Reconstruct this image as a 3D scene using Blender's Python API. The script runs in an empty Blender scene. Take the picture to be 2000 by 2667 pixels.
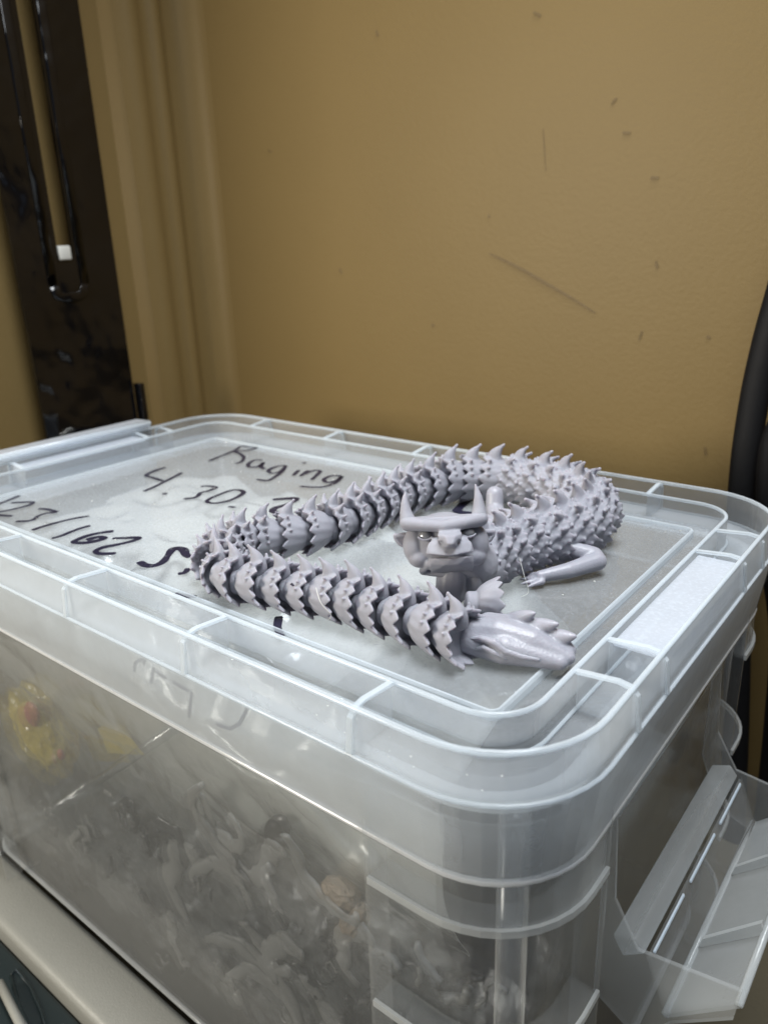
import bpy, bmesh, math, random
import numpy as np
from mathutils import Vector, Matrix, noise
random.seed(7)
SC = bpy.context.scene
COL = SC.collection

# ---------------------------------------------------------------- camera
CAM = Vector((0.1289, -0.2252, 0.1769))
PITCH, YAW, ROLL = math.radians(19.602), math.radians(38.780), math.radians(-1.979)
FW = Vector((-math.sin(YAW)*math.cos(PITCH), math.cos(YAW)*math.cos(PITCH), -math.sin(PITCH)))
_r = FW.cross(Vector((0, 0, 1))).normalized(); _u = _r.cross(FW)
RT = math.cos(ROLL)*_r + math.sin(ROLL)*_u
UP = -math.sin(ROLL)*_r + math.cos(ROLL)*_u
cam = bpy.data.cameras.new('camera'); co = bpy.data.objects.new('camera', cam); COL.objects.link(co)
co.matrix_world = Matrix(((RT.x, UP.x, -FW.x, CAM.x), (RT.y, UP.y, -FW.y, CAM.y), (RT.z, UP.z, -FW.z, CAM.z), (0, 0, 0, 1)))
cam.sensor_fit = 'VERTICAL'; cam.sensor_height = 24; cam.sensor_width = 18; cam.lens = 2004/2667*24
cam.clip_start = 0.01; cam.clip_end = 50
cam.dof.use_dof = True; cam.dof.focus_distance = 0.37; cam.dof.aperture_fstop = 6.5
SC.camera = co

# ---------------------------------------------------------------- world and lamps (indoor, close-up)
W = bpy.data.worlds.new('World'); SC.world = W; W.use_nodes = True
bg = W.node_tree.nodes['Background']; bg.inputs[0].default_value = (0.66, 0.74, 0.88, 1); bg.inputs[1].default_value = 0.20

def lamp(name, loc, target, size, power, color, sy=None, spread=180):
    l = bpy.data.lights.new(name, 'AREA'); l.shape = 'RECTANGLE'; l.size = size; l.size_y = sy or size
    l.energy = power; l.color = color; l.spread = math.radians(spread)
    o = bpy.data.objects.new(name, l); COL.objects.link(o); o.location = loc
    o.rotation_euler = (Vector(target)-Vector(loc)).to_track_quat('-Z', 'Y').to_euler(); return o
lamp('window_light', (0.08, 0.06, 1.02), (-0.17, 0.08, 0), 0.50, 6.3, (0.93, 0.97, 1.0), spread=96)
lamp('warm_fill_light', (-0.70, -0.95, 0.30), (-0.3, 0.0, -.15), 0.28, 16.0, (1.0, 0.93, 0.80), 0.4)  # added warm area lamp, low front left, for highlights on bag and case

vs = SC.view_settings; vs.view_transform = 'Standard'; vs.look = 'None'; vs.exposure = 0; vs.gamma = 1
SC.cycles.transparent_max_bounces = 64; SC.cycles.max_bounces = 14; SC.cycles.transmission_bounces = 12
SC.cycles.caustics_reflective = False; SC.cycles.caustics_refractive = False
SC.cycles.use_denoising = True

def unproj(u, v, val, axis=2):
    """point of the plane axis=val that lies at photo pixel (u, v) of 2000x2667"""
    d = FW + RT*((u-1000)/2004) - UP*((v-1333.5)/2004)
    return CAM + d*((val-CAM[axis])/d[axis])

# ---------------------------------------------------------------- materials
def newmat(name):
    m = bpy.data.materials.new(name); m.use_nodes = True
    nt = m.node_tree; nt.nodes.clear()
    return m, nt, nt.nodes, nt.links
def N(nt, t, **k):
    n = nt.nodes.new(t)
    for a, b in k.items(): setattr(n, a, b)
    return n
def mathn(nt, op, a, b=None):
    n = N(nt, 'ShaderNodeMath', operation=op)
    for i, x in enumerate((a, b)):
        if x is None: continue
        if isinstance(x, (int, float)): n.inputs[i].default_value = x
        else: nt.links.new(x, n.inputs[i])
    return n.outputs[0]
def noise_tex(nt, scale, detail=3, coord='Object', rough=.5):
    tc = N(nt, 'ShaderNodeTexCoord'); n = N(nt, 'ShaderNodeTexNoise')
    n.inputs['Scale'].default_value = scale; n.inputs['Detail'].default_value = detail; n.inputs['Roughness'].default_value = rough
    nt.links.new(tc.outputs[coord], n.inputs['Vector']); return n
def bump(nt, h, dist, strength=1.0):
    b = N(nt, 'ShaderNodeBump'); b.inputs['Distance'].default_value = dist; b.inputs['Strength'].default_value = strength
    nt.links.new(h, b.inputs['Height']); return b.outputs[0]

def plastic(name, haze, col=(.84, .88, .92), trans=(.98, .99, 1.0), rough=.16, spec=1.0, bscale=60, bdist=.0004, var=.35, scratch=False, blur=0.):
    """milky polypropylene: clear by its share of straight-through light, milky by optical depth"""
    m, nt, nodes, L = newmat(name)
    out = N(nt, 'ShaderNodeOutputMaterial')
    tr = N(nt, 'ShaderNodeBsdfTransparent'); tr.inputs[0].default_value = (*trans, 1)
    di = N(nt, 'ShaderNodeBsdfDiffuse'); di.inputs[0].default_value = (*col, 1)
    tl = N(nt, 'ShaderNodeBsdfTranslucent'); tl.inputs[0].default_value = (*col, 1)
    gl = N(nt, 'ShaderNodeBsdfGlossy'); gl.inputs['Roughness'].default_value = rough
    mk = N(nt, 'ShaderNodeMixShader'); mk.inputs[0].default_value = .5; L.new(di.outputs[0], mk.inputs[1]); L.new(tl.outputs[0], mk.inputs[2])
    nz = noise_tex(nt, bscale, 4)
    if bdist: 
        bn = bump(nt, nz.outputs['Fac'], bdist, .6); L.new(bn, gl.inputs['Normal'])
    g = N(nt, 'ShaderNodeNewGeometry')
    dot = N(nt, 'ShaderNodeVectorMath', operation='DOT_PRODUCT'); L.new(g.outputs['Normal'], dot.inputs[0]); L.new(g.outputs['Incoming'], dot.inputs[1])
    c = mathn(nt, 'MAXIMUM', mathn(nt, 'ABSOLUTE', dot.outputs['Value']), .12)
    n2 = noise_tex(nt, 14, 5, rough=.65)
    hz = mathn(nt, 'MULTIPLY', mathn(nt, 'ADD', mathn(nt, 'MULTIPLY', n2.outputs['Fac'], 2*var), 1-var), -math.log(1-haze))
    if scratch:
        n3 = noise_tex(nt, 500, 2)
        r = N(nt, 'ShaderNodeMapRange'); r.inputs[1].default_value = .5; r.inputs[2].default_value = .75; r.inputs[3].default_value = 0; r.inputs[4].default_value = .5
        L.new(n3.outputs['Fac'], r.inputs[0]); hz = mathn(nt, 'ADD', hz, mathn(nt, 'MULTIPLY', hz, r.outputs[0]))
    tau = mathn(nt, 'DIVIDE', hz, c)
    fac = mathn(nt, 'SUBTRACT', 1.0, mathn(nt, 'POWER', math.e, mathn(nt, 'MULTIPLY', tau, -1.0)))
    thr = tr
    if blur:                                            # part of the light is scattered forward, which softens what lies behind
        rf = N(nt, 'ShaderNodeBsdfRefraction'); rf.inputs['IOR'].default_value = 1.12; rf.inputs['Roughness'].default_value = .24; rf.inputs['Color'].default_value = (*trans, 1)
        thr = N(nt, 'ShaderNodeMixShader'); thr.inputs[0].default_value = blur; L.new(tr.outputs[0], thr.inputs[1]); L.new(rf.outputs[0], thr.inputs[2])
    m1 = N(nt, 'ShaderNodeMixShader'); L.new(fac, m1.inputs[0]); L.new(thr.outputs[0], m1.inputs[1]); L.new(mk.outputs[0], m1.inputs[2])
    fr = N(nt, 'ShaderNodeFresnel'); fr.inputs[0].default_value = 1.45
    if bdist: L.new(bn, fr.inputs['Normal'])
    ff = mathn(nt, 'MINIMUM', mathn(nt, 'MULTIPLY', fr.outputs[0], spec), 1.0)
    # from inside the sheet the reflection is not drawn twice
    ff = mathn(nt, 'MULTIPLY', ff, mathn(nt, 'SUBTRACT', 1.0, g.outputs['Backfacing']))
    m2 = N(nt, 'ShaderNodeMixShader'); L.new(ff, m2.inputs[0]); L.new(m1.outputs[0], m2.inputs[1]); L.new(gl.outputs[0], m2.inputs[2])
    L.new(m2.outputs[0], out.inputs[0]); return m

def principled(name, col, rough=.5, metal=0., spec=.5, **k):
    m, nt, nodes, L = newmat(name)
    out = N(nt, 'ShaderNodeOutputMaterial'); p = N(nt, 'ShaderNodeBsdfPrincipled')
    p.inputs['Base Color'].default_value = (*col, 1); p.inputs['Roughness'].default_value = rough; p.inputs['Metallic'].default_value = metal
    p.inputs['Specular IOR Level'].default_value = spec
    for a, b in k.items(): p.inputs[a.replace('_', ' ')].default_value = b
    L.new(p.outputs[0], out.inputs[0]); return m, nt, p

M = {}
M['panel'] = plastic('clear_lid_plastic', .10, rough=.07, spec=1.1, bscale=25, bdist=.0006, scratch=True)
M['wall'] = plastic('milky_lid_plastic', .13, rough=.15)
M['rim'] = plastic('milky_rim_plastic', .17, rough=.14)
M['edge'] = plastic('thick_plastic_edge', .38, col=(.86, .92, .97), rough=.18)
M['bin'] = plastic('bin_plastic', .055, col=(.78, .79, .78), rough=.2, bscale=30, bdist=.0008)
M['binwall'] = plastic('bin_wall_plastic', .050, col=(.78, .79, .78), rough=.16, bscale=30, bdist=.0006, blur=.28)
M['bead_highlight'] = plastic('highlight_bead_plastic', .62, col=(.95, .96, .97), rough=.12, spec=2.0)  # paler, glossier plastic paints a highlight along the skirt's lower bead
M['latch'] = plastic('latch_plastic', .17, col=(.74, .77, .78), rough=.25, bscale=30, bdist=.0008)
M['binedge'] = plastic('bin_plastic_edge', .32, col=(.78, .80, .80), rough=.2)
M['frost'] = plastic('frosted_ledge_plastic', .30, col=(.84, .88, .95), rough=.35, bscale=600, bdist=.0006, scratch=True)
M['frostbin'] = plastic('frosted_bin_plastic', .30, col=(.74, .76, .76), rough=.35)
M['bag'] = plastic('clear_bag_film', .012, col=(.86, .87, .84), rough=.10, spec=2.4, bscale=40, bdist=.004)
M['baglight'] = plastic('frosted_bag_film', .60, col=(.93, .93, .89), rough=.15, spec=2.4, bscale=18, bdist=.006)
M['yellow'] = plastic('yellow_bag_film', .75, col=(.90, .74, .14), rough=.15, spec=2., bscale=60, bdist=.002)

m, nt, p = principled('grey_resin', (.322, .322, .366), .37, spec=.45, Subsurface_Weight=.55, Subsurface_Scale=.0035)
p.inputs['Subsurface Radius'].default_value = (1.0, .75, .8)
nz = noise_tex(nt, 900, 3); n2 = noise_tex(nt, 160, 3)
ad = N(nt, 'ShaderNodeMath', operation='ADD'); nt.links.new(nz.outputs['Fac'], ad.inputs[0]); nt.links.new(n2.outputs['Fac'], ad.inputs[1])
nt.links.new(bump(nt, ad.outputs[0], .00035, .5), p.inputs['Normal'])
M['resin'] = m
m, nt, p = principled('clear_resin_eye', (.20, .20, .21), .05, spec=.9, Coat_Weight=1.0); M['eye'] = m
m, nt, p = principled('marker_ink', (.018, .016, .035), .35, spec=.4); M['ink'] = m
nz = noise_tex(nt, 260, 3); r_ = N(nt, 'ShaderNodeMapRange'); r_.inputs[1].default_value = .32; r_.inputs[2].default_value = .5; r_.inputs[3].default_value = .55; r_.inputs[4].default_value = 1
nt.links.new(nz.outputs['Fac'], r_.inputs[0]); nt.links.new(r_.outputs[0], p.inputs['Alpha'])
m, nt, p = principled('faded_marker_ink', (.02, .02, .06), .5, Alpha=.9); M['fadeink'] = m
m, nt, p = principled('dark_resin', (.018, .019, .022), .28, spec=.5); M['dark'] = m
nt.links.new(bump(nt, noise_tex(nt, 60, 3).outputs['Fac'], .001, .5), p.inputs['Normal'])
m, nt, p = principled('grey_scrap_resin', (.25, .25, .24), .4); M['scrap'] = m
m, nt, p = principled('mid_resin', (.10, .10, .10), .3); M['dark2'] = m
m, nt, p = principled('tan_lump', (.26, .20, .14), .6); M['tan_lump'] = m
m, nt, p = principled('red_print', (.42, .12, .07), .4); M['red'] = m
m, nt, p = principled('white_card', (.62, .62, .58), .6); M['card'] = m
m, nt, p = principled('bright_metal', (.9, .88, .82), .12, 1.0); M['metal'] = m

def painted(name, col, col2, rough, bs, bd, spots=False):
    m, nt, p = principled(name, col, rough, spec=.22)
    nz = noise_tex(nt, 5, 6, rough=.6)
    rp = N(nt, 'ShaderNodeMix', data_type='RGBA'); rp.inputs['A'].default_value = (*col, 1); rp.inputs['B'].default_value = (*col2, 1)
    nt.links.new(nz.outputs['Fac'], rp.inputs['Factor']); last = rp.outputs['Result']
    gr = noise_tex(nt, 1500, 2)
    mr = N(nt, 'ShaderNodeMapRange'); mr.inputs[1].default_value = .3; mr.inputs[2].default_value = .7; mr.inputs[3].default_value = .93; mr.inputs[4].default_value = 1.07
    nt.links.new(gr.outputs['Fac'], mr.inputs[0])
    mg = N(nt, 'ShaderNodeMix', data_type='RGBA', blend_type='MULTIPLY'); mg.inputs['Factor'].default_value = 1
    nt.links.new(last, mg.inputs['A']); nt.links.new(mr.outputs[0], mg.inputs['B']); last = mg.outputs['Result']
    if spots:
        # small scuffs
        s = noise_tex(nt, 26, 2, rough=.3)
        r = N(nt, 'ShaderNodeMapRange'); r.inputs[1].default_value = .735; r.inputs[2].default_value = .80; r.inputs[3].default_value = 0; r.inputs[4].default_value = .45
        nt.links.new(s.outputs['Fac'], r.inputs[0])
        ms = N(nt, 'ShaderNodeMix', data_type='RGBA'); ms.inputs['B'].default_value = (.10, .07, .04, 1)
        nt.links.new(r.outputs[0], ms.inputs['Factor']); nt.links.new(last, ms.inputs['A']); last = ms.outputs['Result']
    nt.links.new(last, p.inputs['Base Color'])
    nt.links.new(bump(nt, noise_tex(nt, bs, 3).outputs['Fac'], bd, .5), p.inputs['Normal'])
    return m
M['tan'] = painted('tan_painted_metal', (.202, .138, .053), (.176, .120, .046), .5, 260, .0004, False)
M['floor'] = painted('brown_shelf', (.10, .085, .055), (.07, .06, .04), .5, 300, .0005)
M['grey_metal'] = painted('grey_beige_metal', (.30, .295, .265), (.22, .22, .20), .32, 900, .0006)
m, nt, p = principled('dark_green_plastic', (.012, .020, .022), .35); M['dgreen'] = m
m, nt, p = principled('glossy_black_plastic', (.003, .003, .004), .08, spec=.55)
nt.links.new(bump(nt, noise_tex(nt, 9, 3, rough=.4).outputs['Fac'], .03, .8), p.inputs['Normal']); M['black'] = m
m, nt, p = principled('black_rubber', (.004, .004, .005), .6, spec=.25); M['rubber'] = m
nt.links.new(bump(nt, noise_tex(nt, 60, 3).outputs['Fac'], .0006, .5), p.inputs['Normal'])
m, nt, p = principled('scuff_mark', (.12, .08, .05), .6, Alpha=.22); M['scuff'] = m

# ---------------------------------------------------------------- helpers
def obj(name, bm, mat, parent=None, smooth=False, **props):
    if isinstance(bm, bpy.types.Mesh): me = bm
    else:
        bmesh.ops.recalc_face_normals(bm, faces=bm.faces)
        me = bpy.data.meshes.new(name); bm.to_mesh(me); bm.free()
        if smooth: me.shade_smooth()
        me.materials.append(mat)
    o = bpy.data.objects.new(name, me); COL.objects.link(o)
    if parent: o.parent = parent
    for k, v in props.items(): o[k] = v
    return o
def thing(name, label, cat, loc=(0, 0, 0), group=None):
    o = bpy.data.objects.new(name, None); COL.objects.link(o); o.location = loc; o.empty_display_size = .01
    o['label'] = label; o['category'] = cat
    if group: o['group'] = group
    return o
def tag(o, label, cat, group=None):
    o['label'] = label; o['category'] = cat
    if group: o['group'] = group
    return o
def bm_poly_prism(bm, pts, off):
    """closed solid: polygon pts (Vectors) and the same moved by off"""
    a = [bm.verts.new(p) for p in pts]; b = [bm.verts.new(Vector(p)+Vector(off)) for p in pts]; n = len(pts)
    bm.faces.new(a); bm.faces.new(b[::-1])
    for i in range(n): bm.faces.new((a[i], b[i], b[(i+1) % n], a[(i+1) % n]))
def box(bm, x0, x1, y0, y1, z0, z1):
    bm_poly_prism(bm, [Vector((x0, y0, z0)), Vector((x1, y0, z0)), Vector((x1, y1, z0)), Vector((x0, y1, z0))], (0, 0, z1-z0))
def prism(pts, off):
    bm = bmesh.new(); bm_poly_prism(bm, [Vector(p) for p in pts], off); return bm
def bevel(bm, w, seg=2):
    bmesh.ops.bevel(bm, geom=list(bm.edges), offset=w, segments=seg, affect='EDGES', profile=.5); return bm
def tube(bm, pts, rad, n=8, ry=None, up=Vector((0, 0, 1)), cap=True):
    """tapered tube through pts, rad a number or list"""
    pts = [Vector(p) for p in pts]; k = len(pts); rings = []
    for i, p in enumerate(pts):
        t = (pts[min(i+1, k-1)]-pts[max(i-1, 0)]).normalized()
        a = t.cross(up)
        if a.length < 1e-4: a = t.cross(Vector((1, 0, 0)))
        a.normalize(); b = a.cross(t).normalized()
        r = rad[i] if isinstance(rad, (list, tuple)) else rad
        rings.append([bm.verts.new(p+a*math.cos(q)*r+b*math.sin(q)*r*(ry or 1)) for q in [2*math.pi*j/n for j in range(n)]])
    for i in range(k-1):
        for j in range(n): bm.faces.new((rings[i][j], rings[i][(j+1) % n], rings[i+1][(j+1) % n], rings[i+1][j]))
    if cap: bm.faces.new(rings[0][::-1]); bm.faces.new(rings[-1])
def ball(bm, c, r, seg=20, rot=None):
    s = Matrix.Diagonal((r[0], r[1], r[2], 1)) if not isinstance(r, (int, float)) else Matrix.Diagonal((r, r, r, 1))
    mtx = Matrix.Translation(Vector(c)) @ (rot.to_4x4() if rot else Matrix.Identity(4)) @ s
    bmesh.ops.create_uvsphere(bm, u_segments=seg, v_segments=max(8, seg*2//3), radius=1, matrix=mtx)
def capsule(bm, pts, rads, n=14):
    pts = [Vector(p) for p in pts]
    P, R = [], []
    for i in range(len(pts)-1):
        for s in range(5):
            t = s/5; P.append(pts[i].lerp(pts[i+1], t)); R.append(rads[i]*(1-t)+rads[i+1]*t)
    P.append(pts[-1]); R.append(rads[-1])
    tube(bm, P, R, n)
    for p, r in zip(pts, rads):
        if r > 1e-5: ball(bm, p, r*.995, 14)
def remeshed(name, bm, voxel, smooth_it=3, mat=None, fac=.5):
    """fuse overlapping solids into one continuous surface"""
    bmesh.ops.recalc_face_normals(bm, faces=bm.faces)
    me = bpy.data.meshes.new(name+'_raw'); bm.to_mesh(me); bm.free()
    o = bpy.data.objects.new('tmp', me); COL.objects.link(o)
    r = o.modifiers.new('r', 'REMESH'); r.mode = 'VOXEL'; r.voxel_size = voxel; r.use_smooth_shade = True
    if smooth_it:
        s = o.modifiers.new('s', 'SMOOTH'); s.iterations = smooth_it; s.factor = fac
    dg = bpy.context.evaluated_depsgraph_get(); dg.update()
    out = bpy.data.meshes.new_from_object(o.evaluated_get(dg)); out.name = name
    bpy.data.objects.remove(o); bpy.data.meshes.remove(me)
    out.materials.clear(); out.materials.append(mat); out.shade_smooth(); return out

# rounded-rectangle rings about the lid panel (x -A..0, y 0..B)
A, B, R0 = 0.450, 0.240, 0.004
def ring_path(w, seg=10):
    out = []
    for cx, cy, a0 in ((-R0, R0, -90), (-R0, B-R0, 0), (-A+R0, B-R0, 90), (-A+R0, R0, 180)):
        for k in range(seg+1):
            a = math.radians(a0+90*k/seg); out.append((cx+(R0+w)*math.cos(a), cy+(R0+w)*math.sin(a)))
    return out
def sweep(profile, seg=10, bm=None):
    bm = bm or bmesh.new(); n = len(profile)
    rows = [[bm.verts.new((x, y, z)) for x, y in ring_path(w, seg)] for w, z in profile]; k = len(rows[0])
    for i in range(n):
        a, b = rows[i], rows[(i+1) % n]
        for j in range(k): bm.faces.new((a[j], a[(j+1) % k], b[(j+1) % k], b[j]))
    return bm
def bead(w, z, r, seg=10):
    return sweep([(w+r*math.cos(t), z+r*math.sin(t)) for t in [2*math.pi*k/8 for k in range(8)]], seg)

# ---------------------------------------------------------------- setting
FLOOR = -0.335
YW, XW = 0.42, -0.66
def struct(name, bm, mat, parent=None, **k): 
    o = obj(name, bm, mat, parent, **k)
    if not parent: o['kind'] = 'structure'
    return o
bm = bmesh.new(); box(bm, -1.6, 1.2, -1.6, .9, FLOOR-.02, FLOOR); struct('floor', bm, M['floor'])
bm = bmesh.new(); box(bm, XW+.045, 1.2, YW, YW+.02, FLOOR, 1.3); wb = struct('wall_back', bm, M['tan'])
# left wall with the rounded corner and its pressed flutes: one vertical profile in plan, extruded upward
plan = [(XW+.045, YW)]
for k in range(1, 8):
    a = math.radians(90*k/7); plan.append((XW+.045-.030*math.sin(a), YW-.030*(1-math.cos(a))))
def bulge(y0, y1, h, n=8):
    return [(XW+.015+h*math.sin(math.pi*k/n), y0+(y1-y0)*k/n) for k in range(n+1)]
plan += bulge(YW-.034, YW-.054, .0045) + bulge(YW-.062, YW-.084, .0035)
plan += [(XW+.013, YW-.092), (XW-.004, YW-.100), (XW-.006, YW-.13), (XW-.006, -.35)]
bm = bmesh.new(); lo = [bm.verts.new((x, y, FLOOR)) for x, y in plan]; hi = [bm.verts.new((x, y, 1.3)) for x, y in plan]
back = [(XW-.03, -.35), (XW-.03, YW+.02), (XW+.045, YW+.02)]
lo += [bm.verts.new((x, y, FLOOR)) for x, y in back]; hi += [bm.verts.new((x, y, 1.3)) for x, y in back]
k = len(lo)
for i in range(k): bm.faces.new((lo[i], lo[(i+1) % k], hi[(i+1) % k], hi[i]))
bm.faces.new(lo[::-1]); bm.faces.new(hi)
o = struct('wall_left', bm, M['tan']); 
for f in o.data.polygons: f.use_smooth = True
o.data.set_sharp_from_angle(angle=math.radians(50))

# scuffs on the back wall: thin dried marks 0.3 mm proud
def wall_mark(name, pts, width, mat):
    P = [unproj(u, v, YW-.0003, 1) for u, v in pts]; bm = bmesh.new(); n = len(P)
    tube(bm, P, [width*(.25+.75*math.sin(math.pi*(i+.4)/(n-.2))) for i in range(n)], 6, up=Vector((0, 1, 0)))
    return obj(name, bm, mat, wb)
wall_mark('scratch', [(1275, 660), (1320, 682), (1370, 708), (1420, 738), (1480, 772), (1550, 815)], .0016, M['scuff'])
wall_mark('scratch', [(1414, 335), (1417, 380), (1421, 445)], .0006, M['scuff'])
for pts in ([(1390, 33), (1408, 42)], [(1592, 272), (1600, 262), (1606, 256)], [(1622, 346), (1642, 347)], [(1664, 885), (1672, 862)],
            [(1708, 680), (1712, 700)], [(1840, 875), (1848, 882)], [(1835, 1165), (1838, 1185)], [(1695, 463), (1715, 465)],
            [(1125, 845), (1130, 850)], [(700, 392), (706, 396)], [(885, 700), (890, 712)], [(1272, 560), (1275, 566)], [(980, 80), (985, 95)]):
    wall_mark('scuff_mark', pts, .0016, M['scuff'])

# glossy black strap standing on the left wall
XS = -0.640
def sp(u, v, dx=0): return unproj(u, v, XS+dx, 0)
def yz(y, z): return (XS, y, z)
t = thing('black_strap_plate', 'tall glossy black plate with a long slot at the left of the tan wall', 'plate', (XS, .22, 0))
t.location = (0, 0, 0)
yl, yr, sl, sr = .1727, .2835, .2186, .2360
bm = prism([(XS-.004, y, z) for y, z in ((yl, .62), (yl, -.012), (yr, -.012), (yr, .62), (sr, .62), (sr, .172), (sr-.002, .168), (sl+.002, .168), (sl, .172), (sl, .62))], (.004, 0, 0))
obj('plate', bm, M['black'], t)
for y0 in (.2075, .2435):                                   # raised beads either side of the slot
    bm = bmesh.new(); tube(bm, [(XS+.0005, y0, .62), (XS+.0005, y0, .30), (XS+.0005, y0, .142), ], .0050, 14, ry=.16, up=Vector((1, 0, 0))); obj('raised_bead', bm, M['black'], t, smooth=True)
bm = bmesh.new(); tube(bm, [(XS+.0005, .2075, .142), (XS+.0005, .211, .132), (XS+.0005, .218, .129), (XS+.0005, .233, .129), (XS+.0005, .240, .132), (XS+.0005, .2435, .142)], .0050, 14, ry=.16, up=Vector((1, 0, 0))); obj('raised_bead', bm, M['black'], t, smooth=True)
bm = bmesh.new(); box(bm, XS-.006, XS+.0025, .2190, .2325, .166, .180); bevel(bm, .0015); obj('white_stop', bm, M['card'], t, smooth=True)
bm = bmesh.new(); box(bm, XS-.002, XS+.014, .178, .292, -.16, -.012); bevel(bm, .003); obj('clip_block', bm, M['black'], t, smooth=True)
bm = bmesh.new(); tube(bm, [(XS+.018, .196, -.0115), (XS+.018, .251, -.0105)], .0032, 10); obj('metal_pin', bm, M['metal'], t, smooth=True)
bm = bmesh.new(); box(bm, XS-.002, XS+.010, .285, .292, -.012, .03); bevel(bm, .001); obj('clip_ear', bm, M['black'], t, smooth=True)

# black hoses at the right
def hose(label, px, depth_y, r, ry=.6):
    P = [unproj(u, v, depth_y, 1) for u, v in px]; Q = []
    for i in range(len(P)-1):
        p0, p1, p2, p3 = P[max(i-1, 0)], P[i], P[i+1], P[min(i+2, len(P)-1)]
        for s in range(6):
            u = s/6; Q.append(.5*((2*p1)+(-p0+p2)*u+(2*p0-5*p1+4*p2-p3)*u*u+(-p0+3*p1-3*p2+p3)*u**3))
    Q.append(P[-1]); bm = bmesh.new(); tube(bm, Q, r, 20, ry=ry, up=Vector((0, 1, 0)))
    return tag(obj('black_strap', bm, M['rubber'], smooth=True), label, 'strap')
hose('thick matte black strap running down the tan wall behind the lid corner at the right', [(2110, 420), (2050, 700), (2000, 880), (1962, 1050), (1934, 1250), (1922, 1500), (1915, 1900), (1900, 2300)], .385, .0106)
hose('second matte black strap, cut off by the right edge of the photo, bulging outward', [(2130, 900), (2050, 1080), (2012, 1200), (2010, 1400), (2040, 1650), (2025, 1900), (1990, 2200)], .375, .0108)

# grey-beige metal case beside the bin, lower left, with its dark front
t = thing('grey_metal_case', 'grey beige metal case edge below the bin in the lower left corner', 'case')
bm = bmesh.new(); box(bm, -1.1, -.02, -.066, -.0275, FLOOR, -.3005); bevel(bm, .006, 4); obj('metal_rim', bm, M['grey_metal'], t, smooth=True)
bm = bmesh.new(); box(bm, -1.1, .02, -.16, -.0665, FLOOR, -.318); bevel(bm, .003, 3); obj('dark_front', bm, M['dgreen'], t, smooth=True)
bm = bmesh.new(); P = [unproj(u, v, -.3175) for u, v in [(30, 2540), (45, 2525), (80, 2570), (110, 2640), (125, 2700), (90, 2700), (50, 2620)]]
tube(bm, P+[P[0]], .0012, 8); obj('embossed_ring', bm, M['dgreen'], t, smooth=True)
bm = bmesh.new(); tube(bm, [unproj(0, 2560, -.31), unproj(60, 2680, -.31), unproj(110, 2790, -.31)], .0030, 10); obj('edge_bead', bm, M['grey_metal'], t, smooth=True)

# ---------------------------------------------------------------- storage bin
binn = thing('storage_bin', 'milky clear plastic storage bin with its end latch hanging open, full of bags', 'storage bin')
bm = sweep([(.030, -.0085), (.0255, -.298), (.0232, -.298), (.0278, -.0085)]); obj('bin_wall', bm, M['binwall'], binn)
bm = sweep([(.0395, -.0130), (.0395, -.0150), (.0302, -.0150), (.0302, -.0130)]); obj('bin_rim', bm, M['binedge'], binn)
bm = bmesh.new(); box(bm, -A-.023, .023, -.023, B+.023, -.2995, -.2965); obj('bin_base', bm, M['bin'], binn)
obj('foot_bead', bead(.0262, -.2975, .0018), M['binedge'], binn, smooth=True)

def corner(kx, ky):
    """corner bracket of the bin: webs, two ledges, a rim band and a round post"""
    cx, cy = (-R0, R0)
    def mp(x, y):                      # near-right corner coordinates -> this corner
        return (x if kx > 0 else -A-x, y if ky > 0 else B-y)
    def path(w, x0=-.0325, y1=.0185, seg=10):
        pts = [(x0, -w)]
        for k in range(seg+1):
            a = math.radians(-90+90*k/seg); pts.append((cx+(R0+w)*math.cos(a), cy+(R0+w)*math.sin(a)))
        return pts+[(w, y1)]
    def strip(name, prof, mat):
        bm = bmesh.new(); rows = [[bm.verts.new((*mp(*p), z)) for p in path(w)] for w, z in prof]; n = len(rows)
        for i in range(n):
            a, b = rows[i], rows[(i+1) % n]
            for j in range(len(a)-1): bm.faces.new((a[j], a[j+1], b[j+1], b[j]))
        bm.faces.new([r[0] for r in rows]); bm.faces.new([r[-1] for r in rows][::-1])
        return obj(name, bm, mat, binn)
    strip('corner_band', [(.0402, -.020), (.0420, -.0655), (.0404, -.0655), (.0388, -.020)], M['bin'])
    for z in (-.0660, -.1340, -.2020, -.2700):
        strip('corner_ledge', [(.0300, z), (.0425, z), (.0425, z-.0018), (.0300, z-.0018)], M['bin'])
        strip('ledge_edge', [(.0420, z+.0008), (.0436, z+.0008), (.0436, z-.0026), (.0420, z-.0026)], M['binedge'])
    for (x0, x1, y0, y1) in ((-.0345, -.0325, -.0425, -.0302), (.0302, .0425, .0185, .0205)):
        bm = bmesh.new(); X0, Y0 = mp(x0, y0); X1, Y1 = mp(x1, y1)
        box(bm, min(X0, X1), max(X0, X1), min(Y0, Y1), max(Y0, Y1), -.297, -.0205); obj('corner_web', bm, M['bin'], binn)
    x, y = mp(.0215, -.0215); bm = bmesh.new(); tube(bm, [(x, y, -.0205), (x-.0006*kx, y+.0006*ky, -.297)], .0062, 14, up=Vector((0, 1, 0)))
    obj('corner_post', bm, M['bin'], binn, smooth=True)
for kx in (1, -1):
    for ky in (1, -1): corner(kx, ky)

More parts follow.
